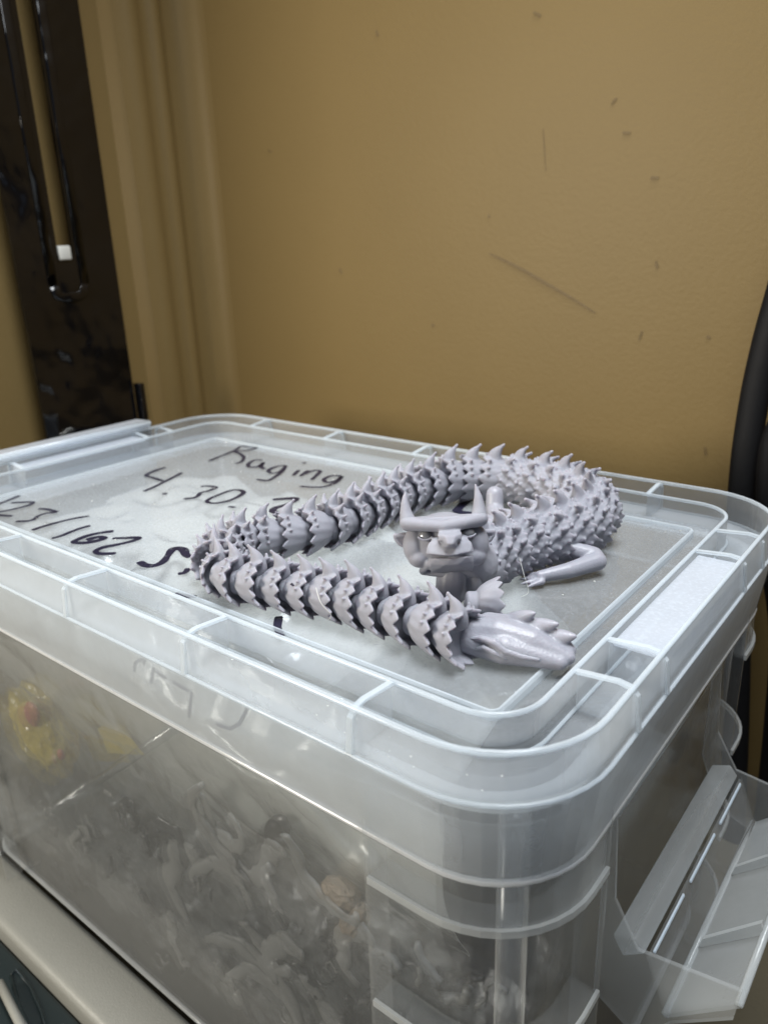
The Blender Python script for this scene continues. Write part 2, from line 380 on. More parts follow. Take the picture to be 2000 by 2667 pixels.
# open latch on the right end
lat = bpy.data.objects.new('latch', None); COL.objects.link(lat); lat.parent = binn; lat['label'] = 'open end latch swung outward'
Y0, Y1 = .043, .1925
def xz(pts, y, dy): return prism([(x, y, z) for x, z in pts], (0, dy, 0))
obj('cheek', xz([(.0325, -.058), (.0365, -.056), (.0395, -.104), (.0520, -.1255), (.094, -.130), (.0935, -.1385), (.064, -.163), (.052, -.1585), (.040, -.1440), (.0325, -.123)], Y1, .002), M['latch'], lat)
obj('cheek', xz([(.0325, -.055), (.0365, -.055), (.0390, -.104), (.0510, -.1260), (.094, -.119), (.0925, -.1360), (.068, -.158), (.055, -.178), (.0325, -.164)], Y0-.002, .002), M['latch'], lat)
def slab(p, q, y0, y1, t):
    p = Vector((p[0], 0, p[1])); q = Vector((q[0], 0, q[1])); n = (q-p).normalized().cross(Vector((0, 1, 0)))*t
    return prism([(p.x, y0, p.z), (q.x, y0, q.z), (q.x+n.x, y0, q.z+n.z), (p.x+n.x, y0, p.z+n.z)], (0, y1-y0, 0))
bm = bmesh.new(); bm_poly_prism(bm, [Vector((x, Y0+.0003, z)) for x, z in ((.0385, -.1270), (.0490, -.1225), (.0538, -.1285), (.0440, -.1365))], (0, Y1-Y0-.0006, 0)); bevel(bm, .0010, 2); obj('cross_bar', bm, M['latch'], lat, smooth=True)
gA, gB = (.0545, -.1300), (.0650, -.1560)
obj('grid_panel', slab(gA, gB, Y0+.0003, Y1-.0003, .0015), M['bin'], lat)
dirv = Vector((gB[0]-gA[0], 0, gB[1]-gA[1]))
nrm = dirv.normalized().cross(Vector((0, 1, 0)))
def gp(s, y, lift=.0): 
    return Vector((gA[0], y, gA[1]))+dirv*s-nrm*lift
W3 = (Y1-Y0)/3
for k in range(3):                                     # embossed cells and their curl lines
    a, b = Y0+W3*k+.005, Y0+W3*(k+1)-.005
    for s0, s1 in ((.0015, .0135), (.0155, .0270)):
        bm = bmesh.new(); q = [gp(s0, a, -.0019), gp(s0, b, -.0019), gp(s1, b, -.0019), gp(s1, a, -.0019)]
        tube(bm, q+[q[0]], .0005, 6, up=nrm); obj('embossed_frame', bm, M['edge'], lat)
    bm = bmesh.new(); pts = []
    for j in range(22):
        u = j/21; an = 1.2+4.6*u; rr = (.014-.008*u)
        pts.append(gp(.014+rr*.8*math.cos(an), (a+b)/2+rr*math.sin(an), -.0018))
    tube(bm, pts, .0004, 5, up=nrm); obj('embossed_curl', bm, M['edge'], lat)
obj('outer_flange', slab((.0655, -.1562), (.0930, -.1290), Y0+.0003, Y1-.0003, -.0018), M['latch'], lat)
bm = bmesh.new(); tube(bm, [(.0935, Y0, -.1285), (.0935, Y1, -.1285)], .0018, 8); obj('flange_edge', bm, M['binedge'], lat, smooth=True)
bm = bmesh.new(); tube(bm, [(.0655, Y0, -.1562), (.0655, Y1, -.1562)], .0018, 8); obj('flange_edge', bm, M['binedge'], lat, smooth=True)
for y in (Y0+.042, Y0+.098):
    obj('latch_rib', xz([(.0665, -.1545), (.0925, -.1290), (.0915, -.1225), (.068, -.1480)], y, .0025), M['binedge'], lat)
bm = bmesh.new(); tube(bm, [(.0345, Y0+.001, -.060), (.0345, Y1-.001, -.060)], .003, 10); obj('hinge_rod', bm, M['latch'], lat, smooth=True)
# closed latch hooked over the left end of the lid
lat2 = bpy.data.objects.new('latch', None); COL.objects.link(lat2); lat2.parent = binn; lat2['label'] = 'closed end latch hooked over the lid'
bm = bmesh.new(); prof = [(-.516, -.12), (-.516, .012), (-.508, .0215), (-.488, .0225), (-.484, .0200), (-.486, .0165), (-.505, .0160), (-.511, .010), (-.5115, -.12)]
bm_poly_prism(bm, [Vector((x, .045, z)) for x, z in prof], (0, .150, 0)); bevel(bm, .0010, 1); obj('latch_hook', bm, M['frost'], lat2)
bm = bmesh.new(); tube(bm, [(-.4865, .046, .0205), (-.4865, .194, .0205)], .0026, 10); obj('hook_edge', bm, M['edge'], lat2, smooth=True)

# ---------------------------------------------------------------- lid
lid = thing('bin_lid', 'clear milky plastic tray lid with ribbed rim and black marker writing', 'lid')
bm = bmesh.new(); vs_ = [bm.verts.new((x, y, 0)) for x, y in ring_path(-.0012)]; vb = [bm.verts.new((x, y, -.0018)) for x, y in ring_path(-.0012)]
bm.faces.new(vs_); bm.faces.new(vb[::-1])
for i in range(len(vs_)): bm.faces.new((vs_[i], vs_[i-1], vb[i-1], vb[i]))
obj('lid_panel', bm, M['panel'], lid)
obj('panel_ridge', sweep([(-.0011, .0002), (-.0004, .0012), (.0006, .0012), (.0014, .0002), (.0014, -.0030), (-.0011, -.0030)]), M['edge'], lid)
obj('gutter', sweep([(.0015, -.0025), (.0162, -.0025), (.0162, -.0041), (.0015, -.0041)]), M['panel'], lid)
obj('inner_wall', sweep([(.0164, -.0045), (.0178, .0108), (.0194, .0108), (.0203, -.0070), (.0188, -.0070), (.0180, -.0045)]), M['wall'], lid)
obj('inner_wall_top', bead(.0186, .0116, .0011), M['edge'], lid, smooth=True)
obj('trough', sweep([(.0205, -.0056), (.0424, -.0056), (.0424, -.0072), (.0205, -.0072)]), M['wall'], lid)
obj('trough_bead', bead(.0206, -.0050, .0008), M['edge'], lid, smooth=True)
obj('outer_wall', sweep([(.0426, -.0072), (.0426, .0126), (.0442, .0126), (.0458, -.0055), (.0443, -.0072)]), M['rim'], lid)
obj('outer_wall_top', bead(.0434, .0134, .0012), M['edge'], lid, smooth=True)
obj('skirt', sweep([(.0450, -.0070), (.0466, -.0070), (.0416, -.0442), (.0398, -.0442)]), M['rim'], lid)
obj('skirt_step', bead(.0460, -.0062, .0009), M['edge'], lid, smooth=True)
obj('skirt_bead', bead(.0408, -.0449, .0015), M['bead_highlight'], lid, smooth=True)
# webs (ribs) between the inner and the outer wall, each with a rounded outer shoulder
def rib(pos, side):
    pr = [(.0206, -.0052), (.0206, .0112), (.0370, .0128), (.0412, .0120), (.0424, .0100), (.0424, -.0052)]
    ed = [(.0200, .0112), (.0200, .0126), (.0372, .0141), (.0420, .0134), (.0455, .0100), (.0472, -.0050), (.0460, -.0050), (.0443, .0095), (.0413, .0121), (.0370, .0129)]
    f = {'N': lambda w, z: (pos, -w, z), 'F': lambda w, z: (pos, B+w, z), 'R': lambda w, z: (w, pos, z), 'L': lambda w, z: (-A-w, pos, z)}[side]
    d = (1, 0, 0) if side in 'NF' else (0, 1, 0); d = Vector(d)
    p = obj('rib', prism([f(w, z) for w, z in pr], d*.0014), M['wall'], lid)
    bm = bmesh.new(); bm_poly_prism(bm, [Vector(f(w, z))-d*.0006 for w, z in ed], d*.0026); obj('rib_edge', bm, M['edge'], p)
for x in (-.420, -.324, -.232, -.134, -.036): rib(x, 'N')
for x in (-.420, -.326, -.229, -.134, -.037): rib(x, 'F')
for y in (.0285, .0600, .1780, .2150): rib(y, 'R')
for y in (.0285, .0600, .1780, .2050): rib(y, 'L')
bm = bmesh.new(); box(bm, .0212, .0418, .0622, .1775, .0085, .0105); bevel(bm, .0006, 1); obj('frosted_ledge', bm, M['frost'], lid)
bm = bmesh.new(); box(bm, -A-.0418, -A-.0212, .0622, .1775, .0085, .0105); bevel(bm, .0006, 1); obj('frosted_ledge', bm, M['frost'], lid)
for x in (-.36, -.27, -.18, -.09):
    bm = bmesh.new(); box(bm, x, x+.0012, -.0395, -.0305, -.0400, -.0155); obj('bin_rib', bm, M['bin'], binn)

# marker writing, ink 0.15 mm proud of the panel
def stroke(bm, pts, w, z=.00012):
    P = [unproj(u, v, z) for u, v in pts]; Q = []
    for i in range(len(P)-1):
        p0, p1, p2, p3 = P[max(i-1, 0)], P[i], P[i+1], P[min(i+2, len(P)-1)]
        for s in range(5):
            u = s/5; Q.append(.5*((2*p1)+(-p0+p2)*u+(2*p0-5*p1+4*p2-p3)*u*u+(-p0+3*p1-3*p2+p3)*u**3))
    Q.append(P[-1]); n = len(Q); Lf, Rg = [], []
    for i, q in enumerate(Q):
        t = (Q[min(i+1, n-1)]-Q[max(i-1, 0)]).normalized(); s = Vector((-t.y, t.x, 0))
        ww = w*(.85+.25*noise.noise(q*90)); ww *= .7 if i in (0, n-1) else 1
        Lf.append((q+s*ww)); Rg.append((q-s*ww))
    top = [[bm.verts.new(a) for a in Lf], [bm.verts.new(a) for a in Rg]]
    lowr = [[bm.verts.new(a-Vector((0, 0, .00009))) for a in Lf], [bm.verts.new(a-Vector((0, 0, .00009))) for a in Rg]]
    for i in range(n-1):
        for a, b in ((top[0], top[1]), (top[1], lowr[1]), (lowr[1], lowr[0]), (lowr[0], top[0])):
            bm.faces.new((a[i], a[i+1], b[i+1], b[i]))
    bm.faces.new((top[0][0], top[1][0], lowr[1][0], lowr[0][0])); bm.faces.new((top[0][-1], lowr[0][-1], lowr[1][-1], top[1][-1]))
def rg(ox, oy, s): return lambda *p: [(ox+x/s, oy+y/s) for x, y in p]
r3, c2 = rg(0, 1050, 3.318), rg(450, 1100, 2.765)
glyphs = {
 '1': [r3((-150, 925), (0, 868), (175, 797))],
 '2': [r3((100, 860), (190, 856), (285, 855), (250, 882), (150, 908), (60, 928), (-60, 950), (-20, 965), (60, 972), (110, 975))],
 '3': [r3((335, 912), (390, 914), (440, 924), (490, 940), (400, 952), (330, 975), (300, 1002), (240, 1018), (140, 1021))],
 'slash': [r3((280, 1097), (400, 1058), (530, 1022), (650, 995), (775, 975))],
 'one': [r3((450, 1168), (520, 1150), (620, 1110), (700, 1080), (785, 1057))],
 '6': [r3((985, 1105), (870, 1120), (760, 1145), (680, 1175), (640, 1198), (700, 1208), (800, 1197), (905, 1168), (850, 1156), (750, 1182))],
 'two': [r3((975, 1168), (1070, 1165), (1200, 1162), (1150, 1190), (1000, 1225), (880, 1250), (830, 1280), (870, 1300), (1005, 1297))],
 'S': [r3((1650, 1330), (1610, 1310), (1590, 1270), (1550, 1255), (1495, 1262), (1450, 1320), (1410, 1370), (1340, 1402), (1260, 1400), (1205, 1368))],
 'Sb': [r3((1540, 1475), (1600, 1462), (1630, 1425))],
 'under': [[(456, 1545), (480, 1552), (512, 1554)], [(727, 1605), (723, 1632), (730, 1650), (738, 1656)]],
 '4': [r3((1435, 555), (1350, 580), (1265, 622), (1330, 645), (1410, 672)), r3((1575, 600), (1500, 640), (1420, 680), (1330, 725), (1245, 762))],
 'dot': [r3((1405, 782), (1448, 783))],
 'three': [c2((200, 462), (250, 458), (312, 468), (260, 492), (200, 508), (185, 528), (150, 543), (82, 550))],
 '0': [c2((505, 490), (430, 488), (335, 520), (262, 553), (250, 573), (305, 582), (400, 565), (480, 530), (512, 503), (490, 488))],
 'dash': [c2((402, 605), (450, 612))],
 'zwei': [c2((720, 555), (800, 550), (885, 548), (860, 575), (790, 600), (735, 618), (722, 640), (770, 655))],
 'R': [c2((262, 278), (335, 247), (400, 222), (450, 200), (492, 172), (545, 176), (602, 183), (540, 200), (440, 208)), c2((440, 208), (485, 225), (512, 252), (495, 282), (452, 296))],
 'a': [c2((645, 272), (590, 272), (545, 298), (555, 320), (615, 318), (655, 288), (635, 318), (662, 335))],
 'g': [c2((815, 310), (745, 318), (690, 345), (715, 366), (780, 350), (815, 312), (785, 355), (735, 393), (680, 418), (605, 410))],
 'i': [c2((868, 382), (908, 343)), c2((932, 290), (962, 292))],
 'n': [c2((918, 387), (975, 345)), c2((940, 375), (1010, 348), (1062, 350), (1025, 390), (1000, 412))],
 'gg': [c2((1215, 385), (1140, 385), (1088, 410), (1115, 432), (1180, 418), (1218, 388), (1185, 425), (1120, 455), (1040, 467), (912, 460))],
 'vier': [[(1245, 1288), (1215, 1305), (1196, 1322), (1191, 1332), (1225, 1337), (1250, 1342)]]}
widths = {'6': .0021, 'S': .0023, 'zwei': .0024, 'vier': .0028, 'two': .0020, 'slash': .0017, 'under': .0018}
for gname, sts in glyphs.items():
    for i, s in enumerate(sts):
        bm = bmesh.new(); stroke(bm, s, widths.get(gname, .0016)*1.3, .00016+.00003*i); obj('marker_writing', bm, M['ink'], lid)
# marker on the front wall of the bin, seen through the skirt
def wall_stroke(pts, w, y=-.0302):
    P = [unproj(u, v, y, 1) for u, v in pts]; bm = bmesh.new(); tube(bm, P, w, 5, ry=.3, up=Vector((0, 1, 0))); obj('marker_writing', bm, M['fadeink'], binn)
r5 = rg(0, 1350, 1.843)
for s in (r5((650, 690), (645, 735)), r5((655, 690), (700, 672), (690, 700)), r5((770, 658), (850, 692)), r5((740, 720), (725, 790)), r5((752, 738), (800, 768)), r5((832, 785), (905, 828)), r5((922, 835), (915, 890), (908, 955)),
          r5((1120, 830), (1165, 848), (1190, 885), (1180, 930), (1150, 985), (1105, 1010), (1040, 990))):
    wall_stroke(s, .0011)

# ---------------------------------------------------------------- contents of the bin
def sheet(name, fn, nx, ny, mat, thick=.0006, **k):
    bm = bmesh.new(); g = [[bm.verts.new(fn(i/nx, j/ny)) for i in range(nx+1)] for j in range(ny+1)]
    for j in range(ny):
        for i in range(nx): bm.faces.new((g[j][i], g[j][i+1], g[j+1][i+1], g[j+1][i]))
    o = obj(name, bm, mat, **k); s = o.modifiers.new('s', 'SOLIDIFY'); s.thickness = thick
    return o
def crease(p, s, a):
    v = 0
    for k in range(3):
        f = s*(1.9**k); v += (1-2*abs(noise.noise(Vector((p[0]*f+k*7.3, p[1]*f-k*3.1, p[2]*f+1.7*k)))))*a/(1.9**k)
    return v
def bagtop(u, v):
    x = -.455+.40*u; y = -.012+.255*v
    z = -.030-.05*max(0, u-.45)-.05*max(0, v-.55)+crease((x, y, 0), 9, .016)
    e = min(u, 1-u, v, 1-v)*8; z -= .05*max(0, 1-e)
    return (x, y, min(z, -.0105))
tag(sheet('frosted_bag', bagtop, 120, 80, M['baglight'], smooth=True), 'large crumpled frosted plastic bag pressed under the left of the lid', 'plastic bag')
def bagfront(u, v):
    x = -.440+.420*u; z = -.055-.10*v-(.03*(1-u)); y = -.012+.020*v*v+.5*crease((x, 3, z), 6, .010)
    return (x, max(y, -.0225), z)
tag(sheet('clear_bag', bagfront, 90, 40, M['baglight']), 'crinkled pale bag behind the front wall just below the lid skirt', 'plastic bag')
def bagwrap(u, v):
    x = -.460+.465*u; z = -.12-.165*v; y = -.019+.6*crease((x, 9, z), 13, .010)
    return (x, max(y, -.0150), z)
tag(sheet('clear_bag', bagwrap, 110, 50, M['bag']), 'clear glossy bag wrapping the dark pieces low behind the front wall', 'plastic bag')
def bagright(u, v):
    y = .0+.235*u; z = -.04-.22*v; x = .008+.7*crease((4, y, z), 12, .010)
    return (min(x, .0205), y, z)
tag(sheet('clear_bag', bagright, 70, 60, M['bag']), 'shiny clear bag seen through the open latch at the right end', 'plastic bag')
def heap(u, v):
    x = -.462+.478*u; a = math.pi*v*.5
    top = -.190+.115*u+.018*noise.noise(Vector((x*18, 1, 2)))
    y = .25-.262*math.sin(a); z = -.292+(top+.292)*math.cos(a)**.55 if v < 1 else -.292
    n = noise.noise(Vector((x*30, y*30, z*30)))*.010+noise.noise(Vector((x*80, y*80, z*80)))*.004
    return (x, y+n*math.sin(a)+.008*math.sin(a), z+n*math.cos(a))
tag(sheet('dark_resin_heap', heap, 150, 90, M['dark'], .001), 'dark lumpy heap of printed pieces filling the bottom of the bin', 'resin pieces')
# curved light grey strips and rings lying on the heap against the front wall
def arc_piece(c, r, a0, a1, w, label, mat='scrap', yy=-.0175, tw=1.0, name='curved_strip'):
    P, Rr = [], []; n = 16
    for k in range(n+1):
        t = k/n; a = math.radians(a0+(a1-a0)*t); P.append((c[0]+r*math.cos(a)*tw, yy+.003*math.sin(5*t), c[1]+r*math.sin(a))); Rr.append(1.5*w*(.35+.65*math.sin(math.pi*min(1, t*.9+.12))))
    bm = bmesh.new(); P = [(p[0]+.0022*math.sin(k*1.1+c[0]*400), p[1], p[2]+.0018*math.sin(k*.8+c[1]*300)) for k, p in enumerate(P)]
    tube(bm, P, [r_*(1+.25*math.sin(k*1.7+c[0]*900)) for k, r_ in enumerate(Rr)], 10, ry=.28, up=Vector((0, 1, 0)))
    return tag(obj(name, bm, M[mat], smooth=True), label, 'resin piece', 'loose resin pieces in the bin')
def fp(u, v): q = unproj(u, v, -.017, 1); return (q.x, q.z)
arc_piece(fp(610, 2160), .030, -20, -230, .0042, 'pale curved strip forming the upper left loop in the dark heap')
arc_piece(fp(580, 2135), .017, 150, 400, .0035, 'small pale crescent inside the upper loop of the heap')
arc_piece(fp(520, 2330), .026, 60, 250, .0058, 'broad pale hooked strip in the middle of the dark heap')
arc_piece(fp(590, 2360), .027, 30, 170, .0035, 'thin pale arch right of the broad hooked strip')
arc_piece(fp(650, 2610), .045, 20, 130, .0050, 'long pale arch at the bottom edge of the dark heap')
arc_piece(fp(690, 2640), .030, 10, 150, .0040, 'inner pale arch nested under the long bottom arch')
arc_piece(fp(880, 2600), .024, 180, 360, .0050, 'pale U-shaped strip beside the bin corner')
arc_piece(fp(850, 2250), .026, 170, 330, .0035, 'pale shallow curve at the upper right of the heap')
arc_piece(fp(700, 2430), .020, 200, 330, .0048, 'short pale curl right of the middle of the dark heap')
arc_piece(fp(770, 2540), .018, 60, 230, .0045, 'pale hooked curl above the U-shaped strip')
arc_piece(fp(480, 2450), .016, 120, 300, .0036, 'thin pale curl below the broad hooked strip')
arc_piece(fp(760, 2300), .020, 100, 260, .0040, 'pale curl under the shallow upper right curve')
arc_piece(fp(600, 2540), .014, 180, 350, .0034, 'small pale curl left of the long bottom arch')
arc_piece(fp(960, 2500), .016, 80, 250, .0045, 'pale curl behind the left web of the bin corner')
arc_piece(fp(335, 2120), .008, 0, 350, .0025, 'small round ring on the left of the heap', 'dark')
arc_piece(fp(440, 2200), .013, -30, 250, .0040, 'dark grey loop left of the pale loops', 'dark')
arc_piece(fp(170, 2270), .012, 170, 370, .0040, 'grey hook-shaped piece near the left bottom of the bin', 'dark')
arc_piece(fp(230, 2210), .014, 60, 200, .0030, 'pale nub beside the grey hook piece', 'scrap')
c = unproj(880, 2325, -.013, 1); 
def late_lumps():
    blob('tan_lump', unproj(890, 2325, -.013, 1), (.010, .005, .006), M['tan_lump'], .16, 1.6, 'tan crumpled lump standing in for a small highlight high in the heap beside the corner post', 'scrap')  # tan-coloured lump modelled in place of a small tan highlight
    blob('tan_lump', unproj(925, 2395, -.013, 1), (.006, .005, .012), M['tan_lump'], .14, 1.5, 'larger tan lump below the crumpled one by the corner post', 'scrap', .5)
rs = random.Random(5); bms = {k: bmesh.new() for k in ('dark', 'scrap', 'dark2')}
for k in range(55):                                   # small wiry bits and sprues along the front of the heap
    u = rs.uniform(60, 1240); lo = 2330+.72*(u-100) if u < 560 else 2660
    v = rs.uniform(2010+.42*u, lo); x0, z0 = fp(u, v); P = []; R = []; a = rs.uniform(0, 6.28); st = rs.uniform(.0015, .0040); w = rs.uniform(.0006, .0024)
    for q in range(rs.randint(4, 9)):
        P.append((x0, -.0150-.0028*rs.random(), z0)); R.append(w*rs.uniform(.6, 1.2)); a += rs.uniform(-.9, .9); x0 += st*math.cos(a); z0 += st*math.sin(a)
    tube(bms[rs.choice(['dark', 'dark', 'scrap', 'dark2'])], P, R, 7, up=Vector((0, 1, 0)))
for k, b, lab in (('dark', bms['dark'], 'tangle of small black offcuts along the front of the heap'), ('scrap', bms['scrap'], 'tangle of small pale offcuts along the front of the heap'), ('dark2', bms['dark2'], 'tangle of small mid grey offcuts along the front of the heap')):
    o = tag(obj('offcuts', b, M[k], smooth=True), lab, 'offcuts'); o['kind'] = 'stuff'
# clear tubes at the left
for i, (a, b, lab) in enumerate((((-40, 2250), (240, 2040), 'clear plastic tube slanting up from the lower left bin corner'), ((-60, 2170), (250, 2060), 'upper clear tube crossing the slanting one'), ((240, 2045), (480, 1880), 'faint clear tube continuing up behind the skirt'))):
    bm = bmesh.new(); tube(bm, [unproj(*a, -.0165, 1), unproj(*b, -.0165, 1)], .0045-.0006*i, 14, up=Vector((0, 1, 0)))
    tag(obj('clear_tube', bm, M['bag'], smooth=True), lab, 'tube', 'clear tubes in the bin')
def blob(name, c, r, mat, amp, sc, label, cat, rot=0):
    bm = bmesh.new(); bmesh.ops.create_icosphere(bm, subdivisions=5, radius=1)
    for v in bm.verts:
        p = v.co.copy(); d = 1+amp*crease(p, sc, 1.0)
        v.co = Vector((p.x*r[0]*d, p.y*r[1]*d, p.z*r[2]*d)); v.co.rotate(Matrix.Rotation(rot, 3, 'Y'))
    bmesh.ops.translate(bm, verts=bm.verts, vec=c)
    return tag(obj(name, bm, mat), label, cat)
late_lumps()
c = unproj(115, 1900, -.004, 1)
blob('yellow_packet', c, (.032, .012, .026), M['yellow'], .22, 1.3, 'yellow plastic packet showing through the left of the front wall', 'packet', .6)
c = unproj(85, 1860, -.016, 1); blob('red_tag', c, (.008, .003, .010), M['red'], .08, 1.5, 'small faded red shape on top of the yellow packet', 'tag', .5)
c = unproj(160, 1965, -.016, 1); blob('red_tag', c, (.003, .002, .004), M['red'], .08, 1.5, 'tiny red spot at the lower edge of the yellow packet', 'tag')
c = unproj(320, 1950, -.004, 1)
bm = bmesh.new(); bm_poly_prism(bm, [Vector((c.x-.028, c.y, c.z+.004)), Vector((c.x+.025, c.y, c.z+.016)), Vector((c.x+.03, c.y, c.z+.008)), Vector((c.x-.02, c.y, c.z-.012))], (0, .004, 0))
tag(obj('yellow_card', bm, M['yellow']), 'pale yellow card edge right of the yellow packet', 'card')
c = unproj(722, 2170, -.012, 1)
bm = bmesh.new(); ball(bm, (c.x, c.y, c.z), (.008, .004, .016), 16, Matrix.Rotation(.5, 3, 'Y')); tag(obj('grey_lozenge', bm, M['dark'], smooth=True), 'dark grey oval piece in the bag under the skirt', 'resin piece')
bm = bmesh.new(); ball(bm, unproj(1765, 1940, .012, 0), (.004, .016, .012), 16); tag(obj('dark_lozenge', bm, M['dark'], smooth=True), 'dark blue-black piece in the bag at the right end', 'resin piece')

# ---------------------------------------------------------------- dragon
def collar(bm, x0, x1, r0, r1, teeth, tooth, th=.10, lean=.22, nseg=112, zlow=-.93, phase=0., rc=.42, inner=True, wavy=.045, pw=1.25):
    """one scalloped conical scale ring, flaring from x0,r0 to x1,r1, as a closed shell of thickness th"""
    nu = 9; outer, inn = [], []
    for i in range(nu+1):
        u = i/nu; ro, ri = [], []
        for j in range(nseg):
            q = 2*math.pi*j/nseg; s = abs(((q/(2*math.pi)*teeth+phase) % 1)*2-1); s = 1-s; t = s**.8
            r = r0+(r1-r0)*(u**pw)
            x = x0+(x1-x0)*u+tooth*t*u**3
            rr = r*(1+wavy*(t-.5)*u*u)+.025*math.sin(q*teeth+u*3+1.2*math.sin(q))*u*(1-u)*2
            y = rr*1.04*math.sin(q); z = rr*math.cos(q)
            if z < zlow: z = zlow+(z-zlow)*.15
            x += -lean*z*u
            ro.append(bm.verts.new((x, y, z)))
            r2 = max(rr-th*(1 if u < .9 else .75), .05); y2 = r2*1.04*math.sin(q); z2 = r2*math.cos(q)
            if z2 < zlow+.05: z2 = zlow+.05+(z2-zlow-.05)*.15
            ri.append(bm.verts.new((x+.02-.25*th*(u > .9), y2, z2)))
        outer.append(ro); inn.append(ri)
    for i in range(nu):
        for j in range(nseg):
            k = (j+1) % nseg
            bm.faces.new((outer[i][j], outer[i][k], outer[i+1][k], outer[i+1][j]))
            bm.faces.new((inn[i][j], inn[i+1][j], inn[i+1][k], inn[i][k]))
    for j in range(nseg):
        k = (j+1) % nseg
        bm.faces.new((outer[nu][j], outer[nu][k], inn[nu][k], inn[nu][j])); bm.faces.new((outer[0][k], outer[0][j], inn[0][j], inn[0][k]))
def spike(bm, base, ang, h, w, hook, x=0.0, ry=.75, bulge=.16):
    """horn at ring angle ang (0=top) from radius base"""
    d = Vector((0, math.sin(ang), math.cos(ang))); P, R = [], []
    for k in range(11):
        t = k/10; P.append(Vector((x+bulge*t*(1-t)*4-hook*t*t, 0, 0))+d*(base+h*t)); R.append(max(w*(1-t**1.5)**.85, .065))
    tube(bm, P, R, 14, ry=ry, up=Vector((0, 1, 0)))
    ball(bm, P[0], (w*.98, w*.8, w*.8), 12); ball(bm, P[-1], .066, 8)
def core(bm, r0, r1):
    tube(bm, [(-.98, 0, -.05), (-.9, 0, -.05), (-.6, 0, -.05), (-.2, 0, -.02), (.02, 0, 0)], [r0*.8, r0, r0, (r0+r1)/2, r1], 28, up=Vector((0, 0, 1)))
    ball(bm, (-.92, 0, -.05), (.16, r0*.97, r0*.97), 20)
def seg_mesh(kind):
    bm = bmesh.new()
    if kind == 'slim':
        collar(bm, -.72, .24, .50, 1.0, 13, .30, lean=.08, th=.16, wavy=.10, pw=.62)
        core(bm, .56, .72)
        spike(bm, .50, 0, .95, .42, .30, -.04, ry=.68, bulge=.12)
        for a, h in ((.50, .24), (.80, .20), (1.08, .15)):
            for s in (1, -1): spike(bm, .86, a*s, h, .15, .02, .10, ry=.9, bulge=.02)
    elif kind == 'plain':
        collar(bm, -.58, .27, .46, 1.0, 14, .24, lean=.10, th=.15, wavy=.10, pw=.72)
        core(bm, .50, .6)
    elif kind == 'crown':
        collar(bm, -.70, .26, .50, 1.0, 13, .20, lean=.08, th=.15, wavy=.09, pw=.66)
        core(bm, .58, .74)
        spike(bm, .56, 0, .86, .38, .26, -.02, ry=.7, bulge=.10)
        for a, h, w in ((.56, .52, .24), (.92, .32, .18), (1.22, .22, .14), (1.5, .16, .12)):
            for s in (1, -1): spike(bm, .78, a*s, h, w, .08, .03, ry=.9, bulge=.04)
    else:
        collar(bm, -.82, -.30, .55, .84, 15, .14, lean=.08, th=.17, phase=.5, wavy=.10, pw=.8)
        collar(bm, -.60, .00, .56, .92, 15, .16, lean=.10, th=.17, phase=0, wavy=.12, pw=.8)
        collar(bm, -.36, .26, .56, 1.0, 15, .20, lean=.12, th=.17, phase=.5, wavy=.14, pw=.8)
        core(bm, .56, .72)
        spike(bm, .62, 0, .74, .34, .24, -.10, ry=.78, bulge=.12)
        for s in (1, -1):
            spike(bm, .70, .60*s, .50, .24, .16, 0, ry=.85); spike(bm, .78, 1.02*s, .32, .18, .10, .05, ry=.9)
            for x_, rb, offs in ((-.42, .72, .22), (-.12, .82, .40), (.18, .88, .20)):
                for q in range(6):
                    spike(bm, rb, (offs+.40*q)*s, .13, .13, -.05, x_, ry=1.0, bulge=.02)
    return remeshed('body_segment_'+kind, bm, .034, 3, M['resin'], .45)
SEG = {k: seg_mesh(k) for k in ('slim', 'crown', 'thick', 'plain')}

dragon = thing('toy_dragon', 'grey resin jointed toy dragon with horned face, coiled in a loop on the clear lid', 'toy dragon')
PATH = [(-.034, .0262), (-.0465, .0268), (-.0630, .0274), (-.0790, .0275), (-.0925, .0265), (-.1065, .0247), (-.1205, .0218), (-.1340, .0182), (-.1475, .0145), (-.1615, .0120),
        (-.1760, .0145), (-.1885, .0220), (-.1965, .0340), (-.1965, .0475), (-.1905, .0595), (-.1820, .0710), (-.1745, .0835), (-.1700, .0975), (-.1680, .1120), (-.1680, .1265),
        (-.1685, .1415), (-.1682, .1565), (-.1668, .1725), (-.1630, .1885), (-.1560, .2035), (-.1460, .2165), (-.1320, .2245), (-.1150, .2265), (-.0965, .2250), (-.0790, .2195),
        (-.0630, .2110), (-.0520, .1995), (-.0455, .1850), (-.0445, .1690), (-.0475, .1540), (-.0530, .1400), (-.0590, .1260), (-.0635, .1120), (-.0650, .0975), (-.0625, .0850)]
n = len(PATH)
for i, (x, y) in enumerate(PATH):
    a = Vector(PATH[max(i-1, 0)]); b = Vector(PATH[min(i+1, n-1)])
    f = i/(n-1)
    if i < 11: R = .0132+.0004*math.sin(i*1.7)
    elif i < 24: R = .0135+.0020*(i-11)/13
    else: R = .0165+.0020*min(1, (i-24)/6)
    if i > 35: R = .0176
    if i == n-1: R = .0150
    kind = 'slim' if i < 11 or i == n-1 or i in (15, 16) or 23 <= i <= 26 else ('crown' if i < 23 else 'thick')
    o = obj('body_segment', SEG[kind], None, dragon)
    d = (a-b).normalized(); ang = math.atan2(d.y, d.x)+random.uniform(-.07, .07)
    z = R*.93+.0004
    o.location = (x, y, z); o.scale = (R*(1.0 if kind != 'slim' else 1.02), R, R*random.uniform(.97, 1.04)); o.rotation_euler = (random.uniform(-.07, .07), random.uniform(-.04, .04), ang)

